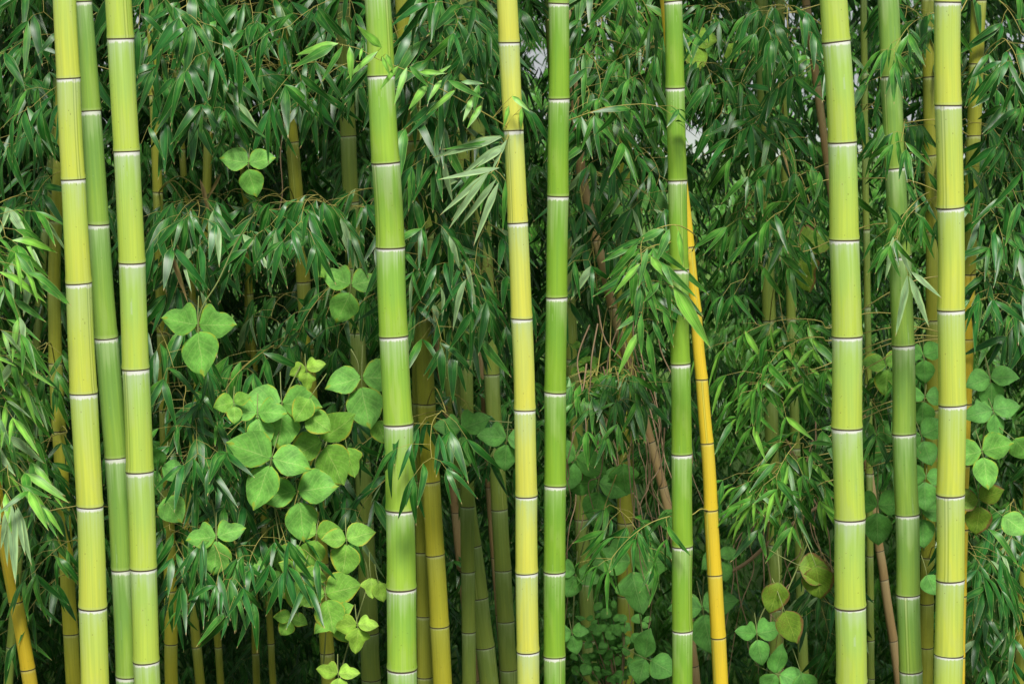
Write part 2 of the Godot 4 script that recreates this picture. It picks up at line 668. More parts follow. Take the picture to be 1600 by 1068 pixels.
func make_ground() -> void:
	sheet("ground", [60.0, 20.0, 6.0, 2.0, 0.0, -1.0, -2.0, -3.0, -4.5, -6.0, -8.0, -9.0], M.soil, "dark leaf-littered ground under the bamboo grove")
	sheet("grassy_bank", [-9.0, -11.0, -14.0, -18.0, -22.0, -80.0], M.grass, "green bank in the open beyond the grove")


func sheet(called: String, zs: Array, m: Material, label: String) -> void:
	var pos := []
	var uv := []
	for z in zs:
		for k in 9:
			var x := -80.0 + 20.0 * k
			pos.append(Vector3(x, ground_y(z), z))
			uv.append(Vector2(x, z))
	var g := part(called, grid_mesh(zs.size(), 9, pos, uv), m, self)
	g.set_meta("kind", "structure")
	g.set_meta("label", label)


func ctrl_of(rows: Array) -> Array:
	# rows: [y, left x, right x]
	var out := []
	for r in rows:
		out.append([r[0], (r[1] + r[2]) / 2.0, r[2] - r[1]])
	return out


func ys(rows: Array, from := 0) -> Array:
	var out := []
	for k in range(from, rows.size()):
		out.append(float(rows[k][0]))
	return out


func front_culms() -> void:
	var g := "thick front culms"
	var r: Array
	r = [[122, 88, 125], [280, 95, 133], [442, 102, 143], [614, 108, 152], [790, 119, 161], [948, 122, 167]]
	make_culm({"z": 0.06, "ctrl": ctrl_of(r), "rings": ys(r), "mats": M.yellow, "group": g, "label": "yellow-green bamboo culm, leftmost of the thick front culms with white rings"})
	r = [[2, 114, 143], [173, 125, 157], [350, 136, 170], [527, 147, 184], [714, 163, 202], [888, 173, 212], [1055, 180, 220]]
	make_culm({"z": -0.09, "ctrl": ctrl_of(r), "rings": ys(r), "mats": M.deep, "group": g, "label": "darker green bamboo culm half hidden between the two yellow-green culms at the left"})
	r = [[60, 167, 209], [236, 177, 218], [410, 185, 227], [576, 190, 233], [736, 196, 240], [887, 202, 245], [1032, 207, 249]]
	make_culm({"z": 0.0, "ctrl": ctrl_of(r), "rings": ys(r), "mats": M.lime, "group": g, "label": "lime yellow-green bamboo culm, rightmost of the close trio at the left"})
	r = [[-20, 568, 609], [119, 574, 617], [254, 580, 625], [386, 587, 633], [525, 592, 638], [662, 599, 646], [796, 602, 648], [918, 603, 651], [1044, 604, 652]]
	make_culm({"z": 0.0, "ctrl": ctrl_of(r), "rings": ys(r), "mats": M.green, "group": g, "label": "thick bright green bamboo culm standing alone left of centre"})
	r = [[66, 779, 812], [204, 787, 818], [348, 793, 825], [497, 798, 832], [640, 803, 837], [774, 805, 840], [894, 805, 841], [1017, 807, 843]]
	var c5 := make_culm({"z": 0.08, "ctrl": ctrl_of(r), "rings": ys(r), "mats": M.gold, "group": g, "label": "slender golden yellow bamboo culm at the centre with a leafy side branch"})
	r = [[5, 857, 889], [154, 857, 890], [306, 855, 889], [464, 853, 887], [612, 850, 885], [758, 850, 885], [892, 849, 884], [1025, 849, 884]]
	var c6 := make_culm({"z": 0.0, "ctrl": ctrl_of(r), "rings": ys(r), "mats": M.leaf, "group": g, "label": "straight grass-green bamboo culm just right of the golden centre culm"})
	r = [[2, 1038, 1066], [137, 1040, 1070], [282, 1044, 1074], [421, 1047, 1077], [568, 1048, 1079], [709, 1049, 1082], [853, 1050, 1083], [984, 1050, 1083]]
	make_culm({"z": -0.02, "ctrl": ctrl_of(r), "rings": ys(r), "mats": M.leaf, "group": g, "label": "slim green bamboo culm beside the leaning orange one, right of centre"})
	r = [[65, 1285, 1329], [222, 1294, 1339], [374, 1296, 1343], [525, 1300, 1348], [668, 1299, 1348], [810, 1304, 1353], [947, 1304, 1354], [1066, 1306, 1356]]
	make_culm({"z": 0.05, "ctrl": ctrl_of(r), "rings": ys(r), "mats": M.lime, "group": g, "label": "thickest lime green bamboo culm at the right, left of the darker green one"})
	r = [[120, 1376, 1410], [262, 1383, 1415], [400, 1389, 1425], [539, 1394, 1430], [677, 1394, 1432], [803, 1399, 1437], [928, 1400, 1438], [1047, 1405, 1442]]
	make_culm({"z": -0.14, "ctrl": ctrl_of(r), "rings": ys(r), "mats": M.deep, "group": g, "label": "darker green bamboo culm between the two lime culms at the right"})
	r = [[3, 1461, 1502], [164, 1461, 1503], [324, 1465, 1507], [484, 1465, 1508], [632, 1467, 1511], [772, 1463, 1508], [905, 1463, 1508], [1022, 1460, 1506]]
	make_culm({"z": 0.06, "ctrl": ctrl_of(r), "rings": ys(r), "mats": M.yellow, "group": g, "label": "yellow-green bamboo culm, rightmost of the thick front culms"})
	culms.clear()                       # the front culms hold no other branches
	# the side branch that crosses in front of the thick green culm, and its neighbour
	known_branch(c5.node, [[797, 201, 0.13], [770, 184, 0.17], [738, 166, 0.21], [706, 148, 0.25], [675, 132, 0.28], [648, 115, 0.30], [620, 104, 0.32], [590, 92, 0.33], [560, 76, 0.34], [530, 69, 0.35]],
		[[528, 68, 470, 85], [523, 70, 468, 104], [535, 72, 507, 122], [546, 73, 549, 120], [566, 75, 562, 92], [596, 74, 560, 47], [590, 80, 548, 118], [597, 88, 606, 115], [603, 84, 612, 108], [622, 103, 597, 137], [636, 105, 619, 154], [640, 103, 665, 132], [668, 133, 642, 166], [680, 118, 702, 104], [690, 125, 672, 152], [712, 140, 673, 176], [700, 125, 745, 153], [720, 128, 752, 131], [740, 150, 726, 186], [748, 132, 740, 168], [672, 120, 650, 112], [655, 112, 690, 118], [795, 165, 789, 195], [800, 150, 822, 172], [815, 168, 814, 198], [752, 165, 735, 196]], [6, 6, 6, 2], 0.2)
	known_branch(c5.node, [[797, 205, 0.13], [790, 222, 0.16], [783, 240, 0.19], [775, 262, 0.22], [760, 274, 0.23]],
		[[780, 262, 697, 283], [765, 268, 699, 330], [762, 272, 710, 348], [755, 275, 714, 340], [775, 280, 728, 352], [779, 285, 745, 370], [790, 282, 787, 352], [784, 214, 706, 243], [782, 212, 690, 252], [780, 222, 704, 236], [785, 226, 724, 276], [788, 230, 752, 258], [792, 218, 770, 262]], [3, 3, 3, 2], 0.2, 0.72)
	var path := []
	var b := {}
	path = []
	for p in [[888, 188, 0.0], [915, 178, 0.03], [945, 168, 0.05], [975, 164, 0.06], [1005, 162, 0.07], [1030, 166, 0.08]]:
		path.append(at(p[0], p[1], p[2]))
	b = grow_branch(rng, path, 2, 0.11, 0.8, 0.9, [1, 2, 1])
	put_branch(c6.node, b, path[0], -path[0])


func back_culms() -> void:
	# low: skin of the yellower internodes below the pixel height low_px
	var B := func(z, mats_, ctrl, rings, label, low = null, low_px = 0.0):
		var spec := {"z": z, "mats": mats_, "ctrl": ctrl, "rings": rings, "label": label, "sides": 18, "group": "slimmer culms behind"}
		if low:
			spec.low = low
			spec.low_y = at(800, low_px, z).y
		return make_culm(spec)
	B.call(-0.16, M.orange, [[282, 1067, 14], [488, 1088, 18], [692, 1105, 21], [898, 1117, 24], [1068, 1127, 25]], [282.0, 385.0, 488.0, 592.0, 692.0, 796.0, 898.0, 995.0], "slender orange-yellow bamboo culm leaning behind the slim green culm right of centre")
	B.call(-0.5, M.olive, [[0, 1530, 24], [100, 1526, 23], [323, 1518, 22], [530, 1513, 18], [727, 1507, 18], [1068, 1498, 20]], [0.0, 100.0, 212.0, 323.0, 428.0, 530.0, 630.0, 727.0, 826.0, 930.0], "ochre bamboo culm showing just right of the rightmost thick culm", M.orange, 430.0)
	B.call(-0.95, M.olive, [[0, 1450, 20], [362, 1457, 20], [640, 1457, 21], [870, 1450, 22], [1068, 1447, 23]], [120.0, 242.0, 362.0, 500.0, 640.0, 755.0, 870.0, 942.0, 1010.0], "shaded olive culm between the dark green and the rightmost thick culm")
	B.call(-0.85, M.olive, [[0, 630, 26], [220, 642, 27], [630, 666, 29], [866, 680, 30], [1068, 692, 32]], [70.0, 220.0, 360.0, 497.0, 630.0, 752.0, 866.0, 977.0], "yellow-olive culm close behind the thick bright green culm", M.mustard, 630.0)
	B.call(-1.0, M.olive, [[500, 652, 22], [862, 661, 24], [1068, 664, 25]], [500.0, 630.0, 750.0, 862.0, 962.0, 1057.0], "dull olive culm squeezed between the thick bright green culm and the yellow-olive one")
	B.call(-1.3, M.olive, [[5, 435, 20], [115, 446, 21], [222, 456, 21], [440, 474, 22], [610, 485, 22], [1019, 511, 23]], [5.0, 115.0, 222.0, 332.0, 440.0, 545.0, 650.0, 760.0, 880.0, 1019.0], "olive culm leaning behind the kudzu, left of the thick bright green culm")
	B.call(-1.2, M.olive, [[150, 240, 15], [300, 246, 16], [520, 253, 17], [850, 264, 20], [1068, 268, 22]], [150.0, 300.0, 415.0, 520.0, 640.0, 760.0, 850.0, 923.0, 1005.0], "olive culm right behind the lime culm of the left trio", M.mustard, 850.0)
	B.call(-0.8, M.olive, [[0, 100, 18], [300, 90, 19], [420, 83, 20], [567, 86, 22], [778, 97, 23], [1068, 115, 25]], [100.0, 240.0, 345.0, 455.0, 567.0, 673.0, 778.0, 885.0, 990.0], "mustard olive culm left of the leftmost thick culm", M.mustard, 700.0)
	B.call(-0.25, M.orange, [[690, -22, 22], [815, 2, 22], [940, 24, 22], [1045, 43, 24]], [560.0, 690.0, 815.0, 940.0, 1045.0], "leaning golden culm in the lower left corner")
	B.call(-2.0, M.grey, [[700, 565, 26], [909, 574, 29], [1068, 580, 31]], [620.0, 720.0, 815.0, 909.0, 988.0, 1060.0], "dark grey-green culm in shade at the lower left of the thick bright green culm")
	B.call(-1.7, M.grey, [[650, 712, 24], [852, 738, 29], [1010, 758, 31], [1068, 764, 32]], [560.0, 660.0, 760.0, 852.0, 933.0, 1010.0], "dark green culm leaning in the deep shade left of the golden centre culm")
	B.call(-1.9, M.grey, [[650, 772, 25], [890, 786, 27], [1068, 796, 28]], [690.0, 795.0, 890.0, 970.0, 1045.0], "dark green culm in deep shade touching the left edge of the golden centre culm")
	B.call(-2.3, M.straw, [[700, 702, 14], [900, 722, 15], [1068, 745, 16]], [600.0, 700.0, 800.0, 890.0, 980.0], "brown dry culm behind the dark leaning culm near the centre")
	B.call(-2.4, M.straw, [[650, 757, 13], [850, 772, 14], [1068, 790, 14]], [650.0, 760.0, 870.0, 960.0], "thin reddish brown dry culm between the two dark green culms near the centre")
	B.call(-1.15, M.straw, [[100, 893, 14], [270, 908, 15], [480, 957, 15], [600, 992, 15], [760, 1036, 15]], [100.0, 185.0, 270.0, 375.0, 480.0, 600.0, 690.0, 760.0], "tan dead culm slanting down right of the grass-green culm")
	B.call(-2.2, M.olive, [[300, 975, 26], [930, 978, 27], [1068, 978, 27]], [420.0, 560.0, 690.0, 815.0, 930.0, 1010.0], "olive culm in shade behind the dark kudzu leaves right of the grass-green culm")
	B.call(-2.6, M.grey, [[700, 902, 22], [1000, 920, 24]], [560.0, 700.0, 810.0, 910.0, 1000.0], "grey culm in shade just right of the base of the grass-green culm")
	B.call(-2.0, M.grey, [[0, 1190, 20], [600, 1205, 22], [1068, 1215, 24]], [90.0, 230.0, 370.0, 500.0, 620.0, 740.0, 850.0, 950.0], "grey culm deep behind the leafy mass between the slim green and thickest lime culms")
	B.call(-1.5, M.grey, [[600, 1357, 11], [868, 1360, 11], [1068, 1362, 12]], [480.0, 600.0, 740.0, 868.0, 936.0, 1000.0], "thin grey culm along the right edge of the thickest lime culm")
	B.call(-1.8, M.straw, [[600, 1340, 13], [860, 1375, 14], [1010, 1398, 15]], [500.0, 620.0, 740.0, 860.0, 905.0, 1000.0], "orange-brown dead culm leaning behind the darker green culm at the right")
	B.call(-1.9, M.grey, [[880, 1250, 15], [1050, 1256, 17]], [700.0, 800.0, 890.0, 985.0, 1055.0], "grey culm low down left of the thickest lime culm")
	B.call(-2.3, M.olive, [[0, 330, 14], [500, 318, 15], [850, 290, 15], [1068, 313, 16]], [60.0, 220.0, 370.0, 510.0, 640.0, 760.0, 850.0, 940.0, 1010.0], "slim olive culm low down right of the left trio")
	B.call(-2.7, M.olive, [[700, 318, 11], [1068, 345, 12]], [600.0, 720.0, 830.0, 920.0, 1010.0], "slim olive culm second to the right of the left trio, in shade")
	B.call(-3.0, M.olive, [[700, 392, 11], [1068, 400, 12]], [600.0, 720.0, 830.0, 940.0, 1020.0], "slim olive culm below the kudzu, in shade")
	B.call(-2.8, M.olive, [[700, 405, 10], [1068, 427, 11]], [580.0, 700.0, 820.0, 920.0, 1005.0], "thin olive culm below the kudzu, right of the other slim ones")
	B.call(-1.3, M.olive, [[600, 1620, 22], [1000, 1597, 24]], [380.0, 500.0, 620.0, 740.0, 860.0, 1010.0], "olive culm cut by the right edge of the picture")
	B.call(-1.6, M.grey, [[0, 720, 22], [600, 728, 22]], [-20.0, 130.0, 290.0, 430.0, 560.0, 680.0], "grey culm hidden behind leaves left of the golden centre culm")
	B.call(-2.6, M.grey, [[850, 30, 14], [1068, 12, 16]], [600.0, 720.0, 850.0, 930.0, 1010.0], "slim grey culm in shade behind the leaning golden one")


func leafy_branches() -> void:
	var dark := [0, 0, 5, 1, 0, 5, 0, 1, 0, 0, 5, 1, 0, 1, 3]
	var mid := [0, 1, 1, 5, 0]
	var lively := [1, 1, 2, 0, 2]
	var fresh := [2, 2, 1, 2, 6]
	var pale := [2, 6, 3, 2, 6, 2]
	# x0, x1, y0, y1, count, z0, z1, leaf tints, leaf length
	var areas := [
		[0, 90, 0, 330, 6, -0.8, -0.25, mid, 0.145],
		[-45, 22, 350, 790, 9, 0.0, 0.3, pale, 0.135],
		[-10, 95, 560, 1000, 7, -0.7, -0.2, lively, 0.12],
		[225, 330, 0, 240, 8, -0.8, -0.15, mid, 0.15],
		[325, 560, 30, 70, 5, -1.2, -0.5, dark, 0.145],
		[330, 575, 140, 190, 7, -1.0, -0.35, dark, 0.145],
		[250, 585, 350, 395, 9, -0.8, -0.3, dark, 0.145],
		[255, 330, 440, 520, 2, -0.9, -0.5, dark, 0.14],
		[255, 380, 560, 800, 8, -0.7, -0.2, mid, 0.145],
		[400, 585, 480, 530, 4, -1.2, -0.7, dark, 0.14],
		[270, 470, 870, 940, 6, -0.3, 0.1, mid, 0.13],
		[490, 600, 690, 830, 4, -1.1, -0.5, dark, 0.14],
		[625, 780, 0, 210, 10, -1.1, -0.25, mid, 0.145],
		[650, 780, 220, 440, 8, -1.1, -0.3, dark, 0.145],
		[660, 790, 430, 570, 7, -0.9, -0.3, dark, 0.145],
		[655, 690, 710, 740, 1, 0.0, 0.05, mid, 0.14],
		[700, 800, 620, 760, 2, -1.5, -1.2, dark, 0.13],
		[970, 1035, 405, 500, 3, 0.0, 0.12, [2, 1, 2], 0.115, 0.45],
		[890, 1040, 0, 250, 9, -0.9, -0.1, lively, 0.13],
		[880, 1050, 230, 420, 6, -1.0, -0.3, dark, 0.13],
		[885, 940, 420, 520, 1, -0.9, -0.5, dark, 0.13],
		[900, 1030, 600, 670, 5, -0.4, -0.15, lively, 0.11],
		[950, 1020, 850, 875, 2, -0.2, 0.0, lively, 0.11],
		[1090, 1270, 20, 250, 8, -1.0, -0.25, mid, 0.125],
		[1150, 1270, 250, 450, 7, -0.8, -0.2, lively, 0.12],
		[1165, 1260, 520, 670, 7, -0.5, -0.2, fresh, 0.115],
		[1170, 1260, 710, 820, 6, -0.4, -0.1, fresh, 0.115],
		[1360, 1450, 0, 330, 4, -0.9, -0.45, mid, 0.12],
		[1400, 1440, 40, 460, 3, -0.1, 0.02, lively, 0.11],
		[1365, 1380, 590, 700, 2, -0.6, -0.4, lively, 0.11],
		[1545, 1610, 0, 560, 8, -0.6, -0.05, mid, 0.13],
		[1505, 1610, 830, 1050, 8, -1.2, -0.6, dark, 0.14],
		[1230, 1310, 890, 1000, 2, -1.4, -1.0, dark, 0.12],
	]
	# the pale-edged cluster hanging over the slim green culm, a pair over the darker green one, bleached blades at the left edge
	known_branch(culms[0].node, [[1082, 392, -0.1], [1088, 370, 0.05], [1060, 352, 0.15], [1030, 356, 0.2], [1004, 374, 0.22], [1003, 412, 0.23], [1010, 446, 0.22], [1004, 488, 0.21], [1006, 520, 0.2]],
		[[1038, 358, 992, 382], [1046, 358, 1030, 404], [1003, 372, 956, 396], [997, 378, 961, 434], [1012, 388, 1000, 442], [1017, 400, 1036, 432], [1025, 405, 1078, 462], [1000, 412, 964, 454], [992, 416, 988, 472], [1006, 414, 1022, 472], [1035, 410, 1048, 442], [1055, 412, 1100, 456], [1052, 445, 1098, 536], [1043, 442, 1046, 490], [1000, 445, 993, 502], [1008, 446, 1026, 498], [1002, 490, 1000, 547], [1036, 485, 1053, 537], [995, 492, 968, 514], [999, 518, 970, 577], [1012, 520, 1024, 592], [1020, 500, 1036, 542], [990, 500, 966, 552], [1030, 440, 1012, 470], [1060, 360, 1066, 410], [985, 385, 950, 410]], [2, 2, 1, 2, 6], 0.2)
	known_branch(culms[2].node, [[1452, 300, -0.8], [1436, 310, -0.1], [1410, 340, 0.0], [1402, 372, 0.02], [1412, 405, 0.03], [1420, 430, 0.04]],
		[[1418, 430, 1407, 514], [1421, 432, 1447, 502], [1396, 370, 1390, 428], [1400, 372, 1422, 428], [1388, 322, 1424, 382], [1424, 424, 1465, 462], [1404, 345, 1384, 392]], [3, 2, 3, 1], 0.03)
	known_branch(culms[8].node, [[2, 815, -0.2], [-6, 770, 0.1], [6, 765, 0.28], [20, 788, 0.3]],
		[[8, 795, 12, 874], [18, 790, 22, 897], [27, 792, 46, 872], [24, 795, 37, 858], [12, 790, 2, 850]], [3], 0.3)
	for a in areas:
		var n: int = a[4]
		# spread the branches evenly over the area
		var wide: float = a[1] - a[0]
		var high: float = a[3] - a[2]
		var cols := maxi(1, roundi(sqrt(n * wide / high)))
		var rows := ceili(float(n) / cols)
		for k in n:
			var fx := ((k % cols) + rng.randf_range(0.2, 0.8)) / cols
			var fy := ((k / cols) + rng.randf_range(0.2, 0.8)) / rows
			var z := rng.randf_range(a[5], a[6])
			var target := at(a[0] + wide * fx, a[2] + high * fy, z)
			one_branch(target, a[7], a[8], a[9] if a.size() > 9 else 1.0)


func one_branch(target: Vector3, tint: Array, leaflen: float, reach := 1.0) -> void:
	# hang it from the nearest culm behind
	var best = null
	var cost := 1e9
	for c in culms:
		var q: Array = culm_at(c, target.y + 0.2)
		var d: Vector3 = q[0] - target
		var s: float = absf(d.x) + 0.35 * absf(d.z) + (2.0 if d.z > -0.1 else 0.0) + 0.012 * c.holds
		if s < cost:
			cost = s
			best = c
	best.holds += 1
	var foot: Array = culm_at(best, target.y + 0.22)
	var go: Vector3 = target - foot[0]
	var yaw := clampf(0.7 * atan2(go.x, maxf(go.z, 0.05)), -0.9, 0.9) + rng.randf_range(-0.45, 0.45)
	var path := free_path(rng, yaw, rng.randf_range(0.26, 0.42) * (leaflen / 0.14) * reach, rng.randf_range(0.0, 0.35), rng.randf_range(0.5, 1.0), 7)
	var hang := rng.randf_range(1.2, 1.5) if tint.has(0) else rng.randf_range(1.0, 1.35)
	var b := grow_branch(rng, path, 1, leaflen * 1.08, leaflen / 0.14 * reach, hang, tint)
	var mid := Vector3.ZERO
	for l in b.leaves:
		mid += l[2].origin + l[2].basis.z * 0.5
	mid /= b.leaves.size()
	var root := target - mid
	var stem: Vector3 = foot[0]
	var dir: Vector3 = (root - stem) * Vector3(1, 0, 1)
	stem += dir.normalized() * foot[1] * 0.9
	var p := stem - root
	var whole := [p, p * 0.55 + Vector3.UP * p.length() * 0.10]
	whole.append_array(path)
	b.twigs[0] = [smooth(whole), 0.0020, 0.0007]
	put_branch(best.node, b, root, Vector3.ZERO)


func distant_foliage() -> void:
	# branches too far and too many to tell apart
	var protos := []
	for k in 6:
		var r := RandomNumberGenerator.new()
		r.seed = 300 + k
		var b := grow_branch(r, free_path(r, 0.0, 0.5, 0.3, 0.8, 9), 1, 0.165, 1.1, 1.3, [0])
		var a := Acc.new()
		for l in b.leaves:
			a.add(leaf_meshes[l[0]].surface_get_arrays(0), l[2])
		protos.append(a.commit())
	# name, count, box min, box max, material, label
	scatter("shaded_bamboo_foliage", 620, Vector3(-2.6, 0.4, -4.6), Vector3(0.30, 3.4, -2.4), protos, leaf_mats[1], 0.0, "dense dark bamboo leaves in the shade behind the left half")
	scatter("sparse_bamboo_foliage", 175, Vector3(0.2, 0.6, -4.6), Vector3(2.6, 3.4, -2.2), protos, leaf_mats[1], 0.0, "looser bamboo leaves with gaps of light behind the right half")
	scatter("canopy_foliage", 3200, Vector3(-4.0, 3.05, -6.0), Vector3(4.0, 5.6, -0.45), protos, leaf_mats[1], 0.0, "bamboo canopy closing over the grove above the picture")
	scatter("side_foliage", 700, Vector3(-5.0, -0.5, -5.0), Vector3(-2.2, 4.0, -0.6), protos, leaf_mats[1], 0.0, "bamboo leaves continuing past the left edge")
	scatter("side_foliage", 700, Vector3(2.4, -0.5, -5.0), Vector3(5.0, 4.0, -0.6), protos, leaf_mats[1], 0.0, "bamboo leaves continuing past the right edge")
	scatter("deep_foliage", 1700, Vector3(-5.0, -2.2, -7.0), Vector3(-0.35, 4.2, -4.0), protos, leaf_mats[1], 0.0, "bamboo leaves far back in the left of the grove")
	scatter("deep_right_foliage", 430, Vector3(-0.35, -2.2, -7.0), Vector3(5.0, 4.2, -4.2), protos, leaf_mats[1], 0.0, "bamboo leaves far back in the right of the grove")
	scatter("far_sunlit_foliage", 3900, Vector3(-6.5, -2.8, -13.0), Vector3(6.5, 4.9, -9.5), protos, leaf_mats[2], 0.45, "bright green trees in the open beyond the grove")


func scatter(called: String, count: int, lo: Vector3, hi: Vector3, protos: Array, m: Material, grow: float, label: String) -> void:
	var root := thing(called, Vector3.ZERO, label, "foliage")
	root.set_meta("kind", "stuff")
	for k in protos.size():
		var mm := MultiMesh.new()
		mm.transform_format = MultiMesh.TRANSFORM_3D
		mm.mesh = protos[k]
		mm.instance_count = count / protos.size()
		for q in mm.instance_count:
			var p := Vector3(rng.randf_range(lo.x, hi.x), rng.randf_range(lo.y, hi.y), rng.randf_range(lo.z, hi.z))
			var b := Basis.from_euler(Vector3(rng.randf_range(-0.25, 0.25), rng.randf_range(-1.6, 1.6), rng.randf_range(-0.2, 0.2)))
			mm.set_instance_transform(q, Transform3D(b.scaled(Vector3.ONE * rng.randf_range(0.7, 1.0) * (1.0 + grow)), p))
		var mi := MultiMeshInstance3D.new()
		mi.name = "leaves"
		mi.multimesh = mm
		mi.material_override = m
		mi.set_meta("kind", "stuff")
		root.add_child(mi, true)


# ------------------------------------------------------------------ kudzu
func trio(vine: Node3D, hub: Vector3, size: float, rot: float, tone: int, lobed: int, count := 3) -> void:
	var stalk := Acc.new()
	var hp := hub - vine.position
	var down := Vector3(sin(rot), -cos(rot), 0.0)
	var term := hp + down * size * rng.randf_range(0.2, 0.3)
	stalk.tube([hp - down * size * 0.7 - Vector3(0, 0, 0.05), hp - down * size * 0.3 - Vector3(0, 0, 0.012), hp, term], [0.0016, 0.0014, 0.0012, 0.001], 5)
	var lf := part("leaf", stalk.commit(), M.vine, vine)
	for k in count:
		var a: float = rot + [0.0, -1.62, 1.62][k] + rng.randf_range(-0.3, 0.3)
		var d := Vector3(sin(a), -cos(a), rng.randf_range(-0.15, 0.5))
		var hint := Vector3(rng.randf_range(-0.75, 0.75), rng.randf_range(-0.1, 0.8), 1.0)
		var shape: int = [0, 1, 2][k]
		if lobed == 1 and k > 0:
			shape = [0, 3, 4][k]
		elif lobed == 2:
			shape = [5, 3, 4][k]
		var ln := size * rng.randf_range(0.85, 1.12) * (1.0 if k == 0 else 0.94)
		part("leaflet", leaflet_meshes[shape], M.kudzu[tone], lf, leaf_xf((term if k == 0 else hp + d.normalized() * size * 0.06), d, hint, ln, rng.randf_range(0.9, 1.06)))


func vine(label: String, z: float, stem: Array, leaves: Array) -> void:
	# stem: pixel points; leaves: [x, y, leaflet length in pixels, turn, tone, lobes, optional count]
	var first := at(stem[0][0], stem[0][1], z)
	var v := thing("kudzu_vine", first, label, "vine", "kudzu vines")
	var pts := []
	var radii := []
	for p in stem:
		pts.append(at(p[0], p[1], z - 0.06 + rng.randf_range(-0.02, 0.02)) - first)
		radii.append(0.0022)
	var a := Acc.new()
	a.tube(smooth(pts), filled(0.0022, (pts.size() - 1) * 6 + 1), 6)
	part("stem", a.commit(), M.vine, v)
	var k := 0
	for l in leaves:
		var zz := z + 0.018 * (k % 4)
		k += 1
		var size: float = 1.13 * l[2] / F * (eye.z - zz)
		trio(v, at(l[0], l[1], zz), size, l[3], l[4], l[5], l[6] if l.size() > 6 else 3)


func filled(x: float, n: int) -> Array:
	var out := []
	for k in n:
		out.append(x)
	return out


func smooth(pts: Array) -> Array:
	var out := []
	var n := pts.size()
	for k in n - 1:
		for q in 6:
			out.append(pts[k].cubic_interpolate(pts[k + 1], pts[maxi(k - 1, 0)], pts[mini(k + 2, n - 1)], q / 6.0))
	out.append(pts[n - 1])
	return out


